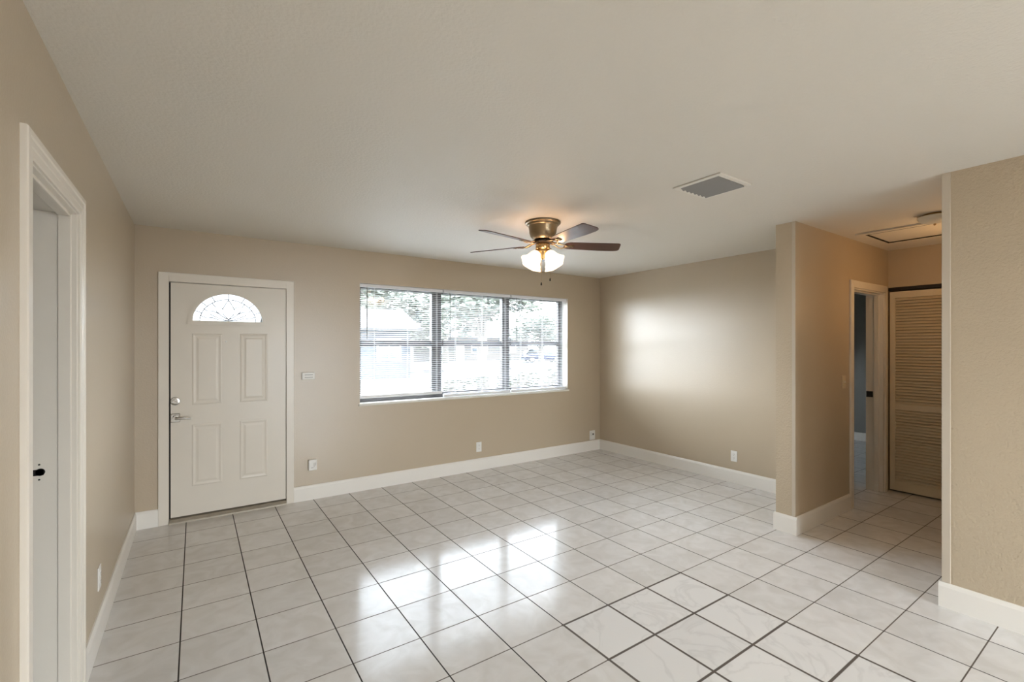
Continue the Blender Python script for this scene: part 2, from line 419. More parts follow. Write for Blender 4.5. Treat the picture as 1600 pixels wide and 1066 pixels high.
# locks
bm = BM(); mt = Matrix.Translation((-.137, SY, 1.018)) @ Matrix.Rotation(PI/2, 4, 'X')
lathe(bm, [(.033, 0), (.034, .006), (.030, .012), (.019, .014), (.018, .017), (0, .017)], mt, 32)
db = build_p('deadbolt', bm, 'nickel', leaf, smooth=True)
bm = BM(); obox(bm, Matrix.Translation((-.137, SY-.024, 1.018)) @ Matrix.Rotation(.5, 4, 'Y'), .030, .014, .009); build_p('thumb_turn', bm, 'nickel', db, bevel=.002, origin=WORG[db.name])
bm = BM(); box(bm, -.171, -.104, SY-.012, SY, .842, .915)
lh = build_p('lever_handle', bm, 'nickel', leaf, bevel=.006)
bm = BM(); tube(bm, [(-.137, SY-.010, .880), (-.137, SY-.045, .880)], [.021, .017], 20)
tube(bm, [(-.137, SY-.047, .880), (-.10, SY-.052, .879), (-.06, SY-.050, .876), (-.028, SY-.046, .873)], [.0125, .011, .009, .008], 14)
build_p('lever', bm, 'nickel', lh, smooth=True, origin=WORG[lh.name])
bm = BM(); lathe(bm, [(.006, 0), (.007, .004), (.004, .006), (0, .006)], Matrix.Translation((.223, SY, 1.517)) @ Matrix.Rotation(PI/2, 4, 'X'), 16)
build_p('peephole', bm, 'plastic', leaf, smooth=True)
# frame, casing, threshold
bm = BM()
box(bm, DX0, -.180, B-.005, B+T, 0, DZ); box(bm, .704, DX1, B-.005, B+T, 0, DZ); box(bm, DX0, DX1, B-.005, B+T, 2.012, DZ)
box(bm, -.180, -.150, SY+.046, SY+.062, 0, DZ-.008); box(bm, .684, .704, SY+.046, SY+.062, 0, DZ-.008); box(bm, -.180, .704, SY+.046, SY+.062, 1.99, 2.012)
build_p('door_frame', bm, 'trim', d1)
bm = BM(); box(bm, -.1799, -.168, B+.004, B+.05, .035, 2.008); build_p('weatherstrip', bm, 'seal_and_shadow', d1)
def casing(bm, pts_out, pts_in, axis_pos, dirn, axis):
    pass
bm = BM()
for (x0, x1, z0, z1) in ((-.251, -.181, 0, 2.088), (.704, .768, 0, 2.088), (-.181, .704, 2.013, 2.088)):
    box(bm, x0, x1, B-.018, B, z0, z1)
build_p('door_casing', bm, 'trim', d1, bevel=.004)
bm = BM(); prism(bm, [(B-.034, 0), (B-.030, .012), (B-.012, .034), (B+.02, .042), (B+.046, .042), (B+.048, .062), (B+.12, .062), (B+.12, 0)], 'x', -.179, .703)
build_p('threshold', bm, 'thresh', d1)

# ------------------------------------------------------------------ left doorway (door_2): frame only, we see the far jamb
d2 = struct(empty('door_2', (L-.085, 2.31, 0)), 'white cased doorway at the left edge')
bm = BM()
xo = L-.145
box(bm, xo, L+.002, LY1-.018, LY1, 0, LZ); box(bm, xo, L+.002, LY0, LY0+.018, 0, LZ); box(bm, xo, L+.002, LY0, LY1, LZ-.018, LZ)
box(bm, L-.056, L-.016, LY1-.024, LY1-.017, 0, LZ-.018)  # rebate step: stop side
box(bm, L-.056, L-.016, LY0+.017, LY0+.030, 0, LZ-.018)
box(bm, L-.056, L-.016, LY0+.03, LY1-.03, LZ-.030, LZ-.017)
jb = build_p('door_jamb', bm, 'trim', d2, bevel=.0025)
bm = BM()
def profile_casing(bm, y0, y1, z0, z1, x, sgn, wd=.088):
    """mitred U casing on a wall facing +x; y0,y1,z1 are inner edges"""
    pr = [(0, .009), (.005, .012), (.026, .013), (.030, .015), (.050, .015), (.055, .018), (.072, .018), (.075, .014), (.075, 0), (0, 0)]
    prev = None; path = [(y0, z0, -1, 0), (y0, z1, -1, 1), (y1, z1, 1, 1), (y1, z0, 1, 0)]
    for (y, z, oy, oz) in path:
        ring = [bm.verts.new((x+sgn*d, y+oy*q, z+oz*q)) for q, d in pr]
        if prev:
            for i in range(len(pr)):
                j = (i+1) % len(pr); bm.faces.new([prev[i], prev[j], ring[j], ring[i]])
        else: bm.faces.new(ring)
        prev = ring
    bm.faces.new(prev)
profile_casing(bm, LY0+.012, LY1-.012, 0, LZ-.012, L, 1)
build_p('door_casing', bm, 'trim', d2)
bm = BM()
yj = LY1-.018
lathe(bm, [(.0145, 0), (.0145, .0025), (0, .0025)], Matrix.Translation((-.510, yj, .973)) @ Matrix.Rotation(PI/2, 4, 'X'), 18)
box(bm, -.530, -.500, yj-.0025, yj, .960, .984)
sp_ = build_p('strike_plate', bm, 'darkmetal', d2)
bm = BM()
for z in (1.003, .943): lathe(bm, [(.0035, 0), (.003, .003), (0, .0035)], Matrix.Translation((-.513, yj, z)) @ Matrix.Rotation(PI/2, 4, 'X'), 10)
build_p('screw', bm, 'darkmetal', d2)

# ------------------------------------------------------------------ hall doorway to the bedroom (door_3)
d3 = struct(empty('door_3', (5.35, PY0, 0)), 'white cased doorway in the hall')
bm = BM()
box(bm, OX0, OX0+.018, PY0-.002, PY1+.002, 0, OZ); box(bm, OX1-.018, OX1, PY0-.002, PY1+.002, 0, OZ); box(bm, OX0, OX1, PY0-.002, PY1+.002, OZ-.018, OZ)
box(bm, OX1-.030, OX1-.017, PY0+.035, PY0+.075, 0, OZ-.018); box(bm, OX0+.03, OX1-.03, PY0+.035, PY0+.075, OZ-.030, OZ-.017)
build_p('door_jamb', bm, 'trim', d3, bevel=.002)
bm = BM()
for (x0, x1, z0, z1) in ((4.895, OX0+.006, 0, 2.082), (OX1-.006, 5.80, 0, 2.082), (OX0+.006, OX1-.006, OZ-.006, 2.082)):
    box(bm, x0, x1, PY0-.018, PY0, z0, z1)
build_p('door_casing', bm, 'trim', d3, bevel=.005)
bm = BM(); box(bm, OX1-.033, OX1-.017, PY1-.060, PY1-.006, .955, 1.015); build_p('strike_plate', bm, 'darkmetal', d3)

# ------------------------------------------------------------------ louvered bifold closet door (door_4)
d4 = struct(empty('door_4', (CX, 1.3, 0)), 'cream louvered bifold closet door')
def louver_leaf(y0, y1):
    x0, x1 = CX+.002, CX+.030; st = .045
    bm = BM()
    box(bm, x0, x1, y0, y0+st, .018, 2.028); box(bm, x0, x1, y1-st, y1, .018, 2.028)
    for z0, z1 in ((.018, .115), (.835, .895), (1.965, 2.028)): box(bm, x0, x1, y0+st, y1-st, z0, z1)
    lf = build_p('door_leaf', bm, 'louver', d4, bevel=.002)
    for za, zb in ((.115, .835), (.895, 1.965)):
        bm = BM(); n = int(round((zb-za)/.0300)); p = (zb-za)/n
        for i in range(n):
            z = za+(i+.5)*p
            obox(bm, Matrix.Translation(((x0+x1)/2, (y0+y1)/2, z)) @ Matrix.Rotation(math.radians(-48), 4, 'Y'), .032, y1-y0-2*st+.004, .006)
        build_p('louvers', bm, 'louver', lf)
    return lf
louver_leaf(1.265, 1.712); louver_leaf(.81, 1.258)
bm = BM(); box(bm, CX+.002, CX+.034, .80, 1.722, 2.040, 2.075); build_p('door_track', bm, 'darkmetal', d4)
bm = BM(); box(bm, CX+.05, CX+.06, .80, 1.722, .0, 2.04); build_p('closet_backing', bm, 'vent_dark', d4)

# ------------------------------------------------------------------ window (window_1)
w1 = struct(empty('window_1', ((WX0+WX1)/2, B+.13, WZ0)), 'wide three-part single-hung window with dark bronze frame')
FY0, FY1 = B+.115, B+.165
M1, M2, MR = (2.23, 2.35), (3.194, 3.302), 4.121
bm = BM()
box(bm, WX0, WX0+.045, FY0, FY1, WZ0, WZ1); box(bm, MR, WX1, FY0, FY1, WZ0, WZ1)
box(bm, WX0, WX1, FY0-.01, FY1, WZ0, WZ0+.062); box(bm, WX0, WX1, FY0, FY1, WZ1-.045, WZ1)
build_p('window_frame', bm, 'bronze', w1, bevel=.003)
for a in (M1, M2):
    bm = BM(); box(bm, a[0], a[1], FY0-.012, FY1+.005, WZ0+.06, WZ1-.04); build_p('mullion', bm, 'bronze', w1, bevel=.003)
bays = ((WX0+.045, M1[0]), (M1[1], M2[0]), (M2[1], MR))
for x0, x1 in bays:
    bm = BM(); box(bm, x0, x1, FY0+.002, FY0+.030, 1.480, 1.512); box(bm, x0, x1, FY0+.022, FY1-.005, 1.504, 1.538)
    build_p('meeting_rail', bm, 'bronze', w1, bevel=.002)
    bm = BM(); box(bm, x0, x1, FY0+.012, FY0+.017, WZ0+.06, 1.485); build_p('glass_pane', bm, 'pane', w1)
    bm = BM(); box(bm, x0, x1, FY0+.032, FY0+.037, 1.53, WZ1-.04); build_p('glass_pane', bm, 'pane', w1)
bm = BM(); box(bm, WX0-.012, WX1+.012, B-.022, FY0+.02, WZ0-.022, WZ0+.001); build_p('window_sill', bm, 'sill', w1, bevel=.004)
bm = BM()
box(bm, WX0, WX0+.002, B+.001, FY0, WZ0, WZ1); box(bm, WX1-.002, WX1, B+.001, FY0, WZ0, WZ1); box(bm, WX0, WX1, B+.001, FY0, WZ1-.002, WZ1)
build_p('window_reveal', bm, 'reveal', w1)

# venetian blinds
def blind(x0, x1, zb, tilt, label):
    yb = B+.042
    r = tag(empty('venetian_blind', ((x0+x1)/2, yb, zb)), label, 'window blind', 'venetian blinds in the front window')
    bm = BM(); box(bm, x0, x1, yb-.019, yb+.019, WZ1-.036, WZ1-.004); build_p('headrail', bm, 'slat', r, bevel=.002)
    bm = BM(); z = WZ1-.048; sp = .0215
    while z > zb+.040:
        m_ = Matrix.Translation(((x0+x1)/2, yb, z)) @ Matrix.Rotation(tilt, 4, 'X')
        prof = [(-.0125, -.0012), (-.004, .0010), (.004, .0010), (.0125, -.0012), (.0125, -.0018), (.004, .0004), (-.004, .0004), (-.0125, -.0018)]
        A = [bm.verts.new(m_ @ Vector((-(x1-x0)/2+.002, p, q))) for p, q in prof]; Z = [bm.verts.new(m_ @ Vector(((x1-x0)/2-.002, p, q))) for p, q in prof]
        for i in range(8): bm.faces.new([A[i], A[(i+1) % 8], Z[(i+1) % 8], Z[i]])
        z -= sp
    build_p('slats', bm, 'slat', r)
    bm = BM(); box(bm, x0, x1, yb-.013, yb+.013, zb, zb+.030); build_p('bottom_rail', bm, 'slat', r, bevel=.003)
    wd = x1-x0
    for fx in (.17, .56, .93):
        bm = BM()
        for dy in (-.0135, .0135): tube(bm, [(x0+wd*fx, yb+dy, zb+.03), (x0+wd*fx, yb+dy, WZ1-.036)], .0011, 5)
        tube(bm, [(x0+wd*fx+.004, yb, zb+.03), (x0+wd*fx+.004, yb, WZ1-.036)], .0009, 5)
        build_p('ladder_cord', bm, 'slat', r)
    bm = BM(); tube(bm, [(x0+.075, yb-.024, 1.555), (x0+.075, yb-.024, WZ1-.05)], .0042, 8); tube(bm, [(x0+.075, yb-.024, WZ1-.055), (x0+.075, yb-.016, WZ1-.03)], .0025, 6)
    build_p('tilt_wand', bm, 'wand', r, smooth=True)
blind(1.390, 2.328, .936, math.radians(4), 'white mini blind on the left window bay, lowered almost to the sill')
blind(2.343, 3.262, .894, math.radians(4), 'white mini blind on the middle window bay, between the two dark mullions')
blind(3.278, 4.184, .894, math.radians(4), 'white mini blind on the right window bay, nearest the room corner')

# assumed patio door behind the camera, added to let sky light in
w2 = struct(empty('window_2', ((RX0+RX1)/2, REAR-.08, 0)))
bm = BM()
for (x0, x1) in ((RX0, RX0+.05), (RX1-.05, RX1), (2.13, 2.21)): box(bm, x0, x1, REAR-.11, REAR-.05, 0, RZ)
box(bm, RX0, RX1, REAR-.11, REAR-.05, 0, .05); box(bm, RX0, RX1, REAR-.11, REAR-.05, RZ-.05, RZ)
build_p('window_frame', bm, 'bronze', w2)
bm = BM(); box(bm, RX0+.05, RX1-.05, REAR-.083, REAR-.078, .05, RZ-.05); build_p('glass_pane', bm, 'pane', w2)

# ------------------------------------------------------------------ ceiling fan with light kit
FX, FYY = 2.262, 2.868
fan = tag(empty('ceiling_fan', (FX, FYY, H)), 'brass five-blade ceiling fan with lit glass shades, flush on the ceiling', 'ceiling fan')
FM = Matrix.Translation((FX, FYY, 0))
bm = BM()
lathe(bm, [(.100, 2.455), (.136, 2.454), (.142, 2.448), (.139, 2.440), (.128, 2.436), (.126, 2.429), (.122, 2.424), (.114, 2.420), (.111, 2.400), (.107, 2.370), (.097, 2.340), (.080, 2.318), (.066, 2.308), (0, 2.306)], FM, 56)
build_p('motor_housing', bm, 'brass', fan, smooth=True)
bm = BM(); lathe(bm, [(0, 2.307), (.072, 2.307), (.080, 2.302), (.080, 2.293), (.070, 2.287), (0, 2.287)], FM, 48)
build_p('blade_hub', bm, 'darkmetal', fan, smooth=True)
bm = BM(); lathe(bm, [(0, 2.288), (.050, 2.287), (.056, 2.278), (.056, 2.248), (.050, 2.238), (.060, 2.230), (.062, 2.218), (.046, 2.205), (.026, 2.190), (.016, 2.172), (.006, 2.160), (0, 2.158)], FM, 40)
build_p('light_kit_body', bm, 'brass_lt', fan, smooth=True)
ZB = 2.277
PITCH = math.radians(-13)
for k in range(5):
    a = math.radians(-25+72*k)
    bmx = FM @ Matrix.Rotation(a, 4, 'Z') @ Matrix.Translation((0, 0, ZB)) @ Matrix.Rotation(PITCH, 4, 'X')
    bo = bpy.data.objects.new('fan_blade', bpy.data.meshes.new('fan_blade')); 
    bm = BM()
    # outline: narrower rounded root, wide tip with softly clipped corners
    ol = [(.175, -.030), (.190, -.048), (.215, -.056), (.36, -.062), (.50, -.067), (.600, -.069), (.616, -.066), (.626, -.056), (.645, .030), (.643, .045), (.632, .057), (.612, .063), (.590, .066), (.50, .067), (.36, .062), (.215, .056), (.190, .048), (.175, .030)]
    A = [bm.verts.new((x, y, -.003)) for x, y in ol]; Z = [bm.verts.new((x, y, .003)) for x, y in ol]
    n = len(ol)
    for i in range(n): bm.faces.new([A[i], A[(i+1) % n], Z[(i+1) % n], Z[i]])
    bm.faces.new(A[::-1]); bm.faces.new(Z); bmesh.ops.recalc_face_normals(bm, faces=bm.faces)
    bm.to_mesh(bo.data); bm.free(); bo.data.materials.append(M['walnut']); COL.objects.link(bo)
    bo.parent = fan; bo.matrix_basis = Matrix.Translation(-WORG[fan.name]) @ bmx
    WORG[bo.name] = Vector((0, 0, 0))
    # bracket: curved arm, forked plate and screws, under the blade
    bm = BM()
    for s in (-1, 1):
        tube(bm, [(.060, s*.010, .018), (.095, s*.016, .012), (.125, s*.030, -.002), (.155, s*.034, -.010), (.185, s*.022, -.008), (.215, s*.004, -.007)], [.006, .006, .0055, .005, .0045, .004], 8)
    box(bm, .180, .250, -.019, .019, -.0075, -.003)
    for px, py in ((.195, -.012), (.195, .012), (.238, 0)): lathe(bm, [(.006, -.0075), (.005, -.0105), (0, -.011)], Matrix.Translation((px, py, 0)), 10)
    bmesh.ops.recalc_face_normals(bm, faces=bm.faces)
    me = bpy.data.meshes.new('blade_bracket'); bm.to_mesh(me); bm.free(); me.materials.append(M['brass'])
    for p in me.polygons: p.use_smooth = True
    br = bpy.data.objects.new('blade_bracket', me); COL.objects.link(br); br.parent = bo
# four bell shades
view = math.atan2(-FYY, -FX)          # direction towards the camera
for k in range(4):
    a = view + PI/4 + k*PI/2
    tilt = math.radians(38)
    d = Vector((math.cos(a), math.sin(a), 0))
    # shade axis points out and down
    base = Vector((FX, FYY, 2.222)) + d*.052
    ax = (Vector((0, 0, -1))*math.cos(tilt)+d*math.sin(tilt)).normalized()
    mt = Matrix.Translation(base) @ ax.to_track_quat('Z', 'Y').to_matrix().to_4x4()
    bm = BM(); lathe(bm, [(0, -.016), (.012, -.014), (.022, 0), (.026, .012), (.025, .026), (0, .026)], mt, 24); 
    tube(bm, [Vector((FX, FYY, 2.225))+d*.03, base+ax*-.005], .009, 10)
    arm = build_p('light_arm', bm, 'brass_lt', fan, smooth=True)
    bm = BM()
    prof = [(.024, .018), (.034, .026), (.044, .044), (.051, .066), (.058, .090), (.071, .112), (.084, .126)]
    inner = [(r-.003, z+.0005) for r, z in prof[::-1]]
    lathe(bm, prof+inner, mt, 32, close=True)
    # scalloped rim
    imt = mt.inverted()
    for v in bm.verts:
        l = imt @ v.co
        if l.z > .085:
            ang = math.atan2(l.y, l.x); f = 1+.045*(l.z-.085)/.04*math.cos(ang*6); l.x *= f; l.y *= f; v.co = mt @ l
    build_p('lamp_shade', bm, 'shade', fan, smooth=True)
    bm = BM(); lathe(bm, [(0, .024), (.010, .026), (.016, .045), (.022, .062), (.022, .074), (.014, .086), (0, .090)], mt, 16)
    build_p('light_bulb', bm, 'bulb', fan, smooth=True)
d_cam = Vector((-FX, -FYY, 0)).normalized()
for k in range(4):      # the light the four lit shades throw up past the blades
    a = view + k*PI/2
    pl = bpy.data.lights.new('fan_lamp_light', 'POINT'); pl.energy = 0.42; pl.color = (1, .60, .34); pl.shadow_soft_size = .03
    po = bpy.data.objects.new('fan_lamp_light', pl); po.location = (FX+.115*math.cos(a), FYY+.115*math.sin(a), 2.19); COL.objects.link(po)
rt = Vector((math.cos(.60123), -math.sin(.60123), 0))
for s, zb in ((-.012, 1.965), (.058, 2.0)):
    p = Vector((FX, FYY, 0))+rt*s-d_cam*.035
    bm = BM(); q = Vector((FX, FYY, 0))+rt*s*.3-d_cam*.03
    tube(bm, [(q.x, q.y, 2.21), (p.x, p.y, 2.15), (p.x, p.y, zb+.03)], .0010, 5)
    pc = build_p('pull_chain', bm, 'brass_lt', fan)
    bm = BM(); lathe(bm, [(0, zb+.022), (.003, zb+.020), (.0055, zb+.010), (.0065, zb), (.004, zb-.004), (0, zb-.004)], Matrix.Translation((p.x, p.y, 0)), 12)
    build_p('chain_fob', bm, 'darkmetal', pc, smooth=True, origin=WORG[pc.name])

# ------------------------------------------------------------------ ceiling vent
vt = tag(empty('ceiling_vent', (2.60, 1.63, H)), 'white square air vent grille with slanted louvers in the ceiling', 'air vent')
vx0, vx1, vy0, vy1 = 2.430, 2.765, 1.475, 1.790; fw = .030
bm = BM()
for a in ((vx0, vx1, vy0, vy0+fw), (vx0, vx1, vy1-fw, vy1), (vx0, vx0+fw, vy0+fw, vy1-fw), (vx1-fw, vx1, vy0+fw, vy1-fw)): box(bm, *a, H-.010, H)
build_p('vent_frame', bm, 'vent', vt, bevel=.003)
bm = BM(); n = 7; p = (vx1-vx0-2*fw)/n
for i in range(n):
    obox(bm, Matrix.Translation((vx0+fw+(i+.5)*p, (vy0+vy1)/2, H-.009)) @ Matrix.Rotation(math.radians(28), 4, 'Y'), .034, vy1-vy0-2*fw, .002)
build_p('louvers', bm, 'vent_slat', vt)
bm = BM(); box(bm, vx0+fw*.5, vx1-fw*.5, vy0+fw*.5, vy1-fw*.5, H-.0015, H-.0005); build_p('vent_backing', bm, 'vent_dark', vt)

# attic hatch in the hall ceiling
ht = tag(empty('attic_hatch', (5.08, 1.25, H)), 'painted attic hatch panel with flat trim in the hall ceiling', 'ceiling hatch')
hx0, hx1, hy0, hy1 = 4.80, 5.36, .92, 1.575; fw = .055
bm = BM()
for a in ((hx0-fw, hx1+fw, hy1, hy1+fw), (hx0-fw, hx1+fw, hy0-fw, hy0), (hx1, hx1+fw, hy0, hy1), (hx0-fw, hx0, hy0, hy1)): box(bm, *a, H-.014, H)
build_p('hatch_trim', bm, 'ceiling', ht, bevel=.003)
bm = BM(); box(bm, hx0+.012, hx1-.016, hy0+.012, hy1-.014, H-.006, H-.001); build_p('hatch_panel', bm, 'ceiling', ht)
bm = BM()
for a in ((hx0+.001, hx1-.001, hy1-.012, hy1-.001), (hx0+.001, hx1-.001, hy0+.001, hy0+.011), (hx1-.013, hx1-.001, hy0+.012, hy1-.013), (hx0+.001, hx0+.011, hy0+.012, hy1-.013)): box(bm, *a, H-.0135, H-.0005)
build_p('hatch_shadow_strip', bm, 'seal_and_shadow', ht)  # dark strip painting the shadow on the inner side of the trim

# hall ceiling lamp
hl = tag(empty('hall_ceiling_lamp', (4.47, 1.10, H)), 'small unlit amber glass dome light on the hall ceiling, half hidden by the right wall', 'ceiling light')
HM = Matrix.Translation((4.52, 1.05, 0))
bm = BM(); lathe(bm, [(.070, H), (.078, H-.010), (.070, H-.018), (0, H-.018)], HM, 36); build_p('lamp_base', bm, 'brass_lt', hl, smooth=True)
bm = BM(); lathe(bm, [(.098, H-.016), (.101, H-.022), (.096, H-.036), (.080, H-.052), (.050, H-.064), (.020, H-.069), (0, H-.070)], HM, 40)
build_p('lamp_shade', bm, 'hallglass', hl, smooth=True)
bm = BM(); lathe(bm, [(0, H-.069), (.008, H-.070), (.009, H-.078), (0, H-.084)], HM, 16); build_p('finial', bm, 'brass_lt', hl, smooth=True)
# added sconce, unseen behind the right-hand corner, to give the hall its warm glow
sc_ = tag(empty('added_hall_sconce', (4.95, WY, 1.98)), 'added warm fill light shaped as a sconce, unseen in the hall behind the right wall', 'added light')
bm = BM(); box(bm, 4.90, 5.00, WY, WY+.02, 1.92, 2.06); build_p('backplate', bm, 'brass', sc_, bevel=.004)
bm = BM(); lathe(bm, [(.03, 1.93), (.055, 2.0), (.075, 2.10), (.072, 2.10), (.052, 2.0), (.027, 1.932)], Matrix.Translation((4.95, WY+.10, 0)), 28, close=True)
tube(bm, [(4.95, WY+.01, 1.95), (4.95, WY+.10, 1.925)], .012, 10)
build_p('lamp_shade', bm, 'shade', sc_, smooth=True)
pl = bpy.data.lights.new('hall_fill_light', 'POINT'); pl.energy = 1.0; pl.color = (1, .58, .22); pl.shadow_soft_size = .04
po = bpy.data.objects.new('hall_fill_light', pl); po.location = (4.95, WY+.10, 2.16); COL.objects.link(po)

pl = bpy.data.lights.new('hall_fill_downlight', 'POINT'); pl.energy = 2.0; pl.color = (1, .62, .30); pl.shadow_soft_size = .04  # added point light under the sconce, brightens the lower hall
po = bpy.data.objects.new('hall_fill_downlight', pl); po.location = (4.95, WY+.10, 1.86); COL.objects.link(po)
# added flush lamp, unseen behind the camera, as warm fill for the room
KX, KY = 1.6, -1.4
kl = tag(empty('added_fill_lamp', (KX, KY, H)), 'added white flush lamp behind the viewer, a warm fill light for the room', 'ceiling light')
bm = BM(); lathe(bm, [(.17, H), (.18, H-.012), (.17, H-.025), (0, H-.025)], Matrix.Translation((KX, KY, 0)), 36); build_p('lamp_base', bm, 'plastic', kl, smooth=True)
bm = BM(); lathe(bm, [(.165, H-.022), (.165, H-.05), (.13, H-.085), (.06, H-.105), (0, H-.108)], Matrix.Translation((KX, KY, 0)), 36); build_p('lamp_shade', bm, 'shade', kl, smooth=True)
pl = bpy.data.lights.new('added_fill_lamp_light', 'POINT'); pl.energy = 11; pl.color = (1, .84, .66); pl.shadow_soft_size = .12
po = bpy.data.objects.new('added_fill_lamp_light', pl); po.location = (KX, KY, H-.24); COL.objects.link(po)

# ------------------------------------------------------------------ plates on the walls (built facing -y at the origin, then turned)
def local_thing(name, loc, rz, label, cat, group=None):
    o = empty(name, (0, 0, 0)); tag(o, label, cat, group); o.location = loc; o.rotation_euler = (0, 0, rz); return o
def outlet(loc, rz, label):
    o = local_thing('wall_outlet', loc, rz, label, 'outlet', 'white wall outlets')
    bm = BM(); box(bm, -.036, .036, -.006, 0, -.058, .058); build_p('cover_plate', bm, 'plastic', o, bevel=.003)
    bm = BM()
    for z in (-.020, .020): 
        prism(bm, [(.017*math.cos(t_*PI/8), z+.0145*math.sin(t_*PI/8)) for t_ in range(16)], 'y', -.0085, -.005)
    rc = build_p('receptacle', bm, 'plastic', o)
    for z in (-.020, .020):
        bm = BM()
        for x in (-.006, .006): box(bm, x-.001, x+.001, -.0090, -.0084, z-.001, z+.007)
        box(bm, -.002, .002, -.0090, -.0084, z-.010, z-.006)
        build_p('socket_slots', bm, 'plastic_slot', rc)
    return o
o1 = outlet((2.790, B, .276), 0, 'white duplex outlet low on the wall under the middle of the window')
def cp(loc, rz, label):
    c = copy_tree(o1, loc, rz); c['label'] = label
    return c
cp((R, 2.758, .288), -PI/2, 'white duplex outlet low on the right wall beside the partition')
cp((L, 3.110, .305), PI/2, 'white duplex outlet low on the left wall beside the doorway')
# plug-in white adaptor by the front door
o = local_thing('plug_in_adaptor', (.933, B, .335), 0, 'square white plug-in box on the outlet just right of the front door', 'adaptor')
bm = BM(); box(bm, -.040, .036, -.032, 0, -.052, .052); build_p('housing', bm, 'plastic', o, bevel=.008)
bm = BM(); box(bm, .008, .012, -.0335, -.031, -.020, .022); box(bm, -.018, .004, -.0335, -.031, -.026, -.022); box(bm, .020, .024, -.0335, -.031, -.006, .022)
build_p('face_slot', bm, 'vent_slat', o)
# cable jack by the corner
o = local_thing('cable_jack', (4.650, B, .215), 0, 'white square cable jack plate low on the wall in the far corner', 'wall jack')
bm = BM(); box(bm, -.052, .052, -.008, 0, -.066, .066); build_p('cover_plate', bm, 'plastic', o, bevel=.004)
bm = BM(); box(bm, -.030, .030, -.020, -.007, -.010, .046); jk = build_p('jack_body', bm, 'plastic', o, bevel=.003)
bm = BM(); box(bm, -.012, .014, -.0215, -.0195, .004, .028); build_p('jack_socket', bm, 'plastic_slot', jk)
# small control plate by the door
o = local_thing('wall_control', (.896, B, 1.191), 0, 'small white rectangular control plate on the wall right of the front door', 'wall control')
bm = BM(); box(bm, -.058, .058, -.014, 0, -.034, .034); build_p('housing', bm, 'plastic', o, bevel=.004)
bm = BM(); box(bm, -.034, .040, -.0152, -.0135, .008, .014); box(bm, -.034, .040, -.0152, -.0135, -.016, -.010); build_p('face_marking', bm, 'vent_slat', o)
# hall light switch
o = local_thing('light_switch', (4.77, PY0, 1.157), 0, 'almond light switch on the partition wall by the hall doorway', 'light switch')
bm = BM(); box(bm, -.035, .035, -.006, 0, -.058, .058); build_p('cover_plate', bm, 'almond', o, bevel=.003)
bm = BM(); obox(bm, Matrix.Translation((0, -.010, .002)) @ Matrix.Rotation(-.35, 4, 'X'), .010, .014, .022); build_p('toggle', bm, 'almond', o, bevel=.001)

# ------------------------------------------------------------------ outdoors
GZ = -.2
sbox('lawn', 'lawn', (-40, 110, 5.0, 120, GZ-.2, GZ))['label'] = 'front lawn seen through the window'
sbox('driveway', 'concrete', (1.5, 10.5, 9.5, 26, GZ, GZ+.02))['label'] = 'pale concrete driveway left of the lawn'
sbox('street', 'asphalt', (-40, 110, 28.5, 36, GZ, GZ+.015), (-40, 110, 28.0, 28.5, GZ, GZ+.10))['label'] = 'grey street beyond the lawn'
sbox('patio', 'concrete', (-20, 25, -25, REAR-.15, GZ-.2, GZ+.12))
def tree(x, y, hgt, crown_r, crown_z, n, leafm, label, seed, trunk=.22, lean=0, leaf=.28):
    rnd = random.Random(seed)
    t = tag(empty('tree', (x, y, GZ)), label, 'tree', 'trees seen through the window')
    bm = BM()
    tube(bm, [(x, y, GZ), (x+lean*.3, y, GZ+.35*crown_z), (x+lean*.6, y, GZ+.7*crown_z), (x+lean, y, GZ+hgt*.85)], [trunk*1.3, trunk, trunk*.8, trunk*.15], 10)
    for k in range(7):
        a = rnd.uniform(0, 2*PI); z0 = GZ+crown_z*rnd.uniform(.42, .8); rr = crown_r*rnd.uniform(.6, .9)
        tube(bm, [(x+lean*.4, y, z0), (x+lean*.5+math.cos(a)*rr*.4, y+math.sin(a)*rr*.4, z0+crown_r*.25), (x+lean*.6+math.cos(a)*rr, y+math.sin(a)*rr, z0+crown_r*rnd.uniform(.3, .6))], [trunk*.45, trunk*.3, trunk*.08], 7)
    build_p('trunk', bm, 'bark', t, smooth=True)
    bm = BM(); cl = []
    for k in range(26):
        a = rnd.uniform(0, 2*PI); e = rnd.uniform(-.6, 1.0); rr = crown_r*rnd.uniform(.25, .85)
        cl.append(Vector((x+lean*.7+math.cos(a)*rr*math.cos(e*.9), y+math.sin(a)*rr*math.cos(e*.9), GZ+crown_z+(hgt-crown_z)*.75*math.sin(e))))
    for k in range(n):
        c = rnd.choice(cl); g = Vector((rnd.gauss(0, 1), rnd.gauss(0, 1), rnd.gauss(0, .7)))*crown_r*.15
        q = Matrix.Rotation(rnd.uniform(0, 2*PI), 3, 'Z') @ Matrix.Rotation(rnd.uniform(-1.2, 1.2), 3, 'X')
        s = leaf*rnd.uniform(.5, 1.1); p = c+g
        vs = [bm.verts.new(p+q @ Vector(v)) for v in ((-s, 0, 0), (0, -s*.4, s*.1), (s, 0, 0), (0, s*.4, s*.1))]
        bm.faces.new(vs)
    build_p('crown', bm, leafm, t)
    return t
tree(12.4, 21.0, 7.8, 3.6, 4.9, 7000, 'leaf', 'broad leafy tree with a forked trunk behind the middle bay of the window', 3, .26, .3)
tree(11.6, 33.6, 8.2, 4.9, 4.3, 8000, 'leaf2', 'tall tree rising behind the blue-grey house', 5, .25)
tree(27.0, 34.5, 5.0, 2.8, 3.0, 3000, 'leaf', 'small rounded tree across the street above the parked blue car', 8, .22)
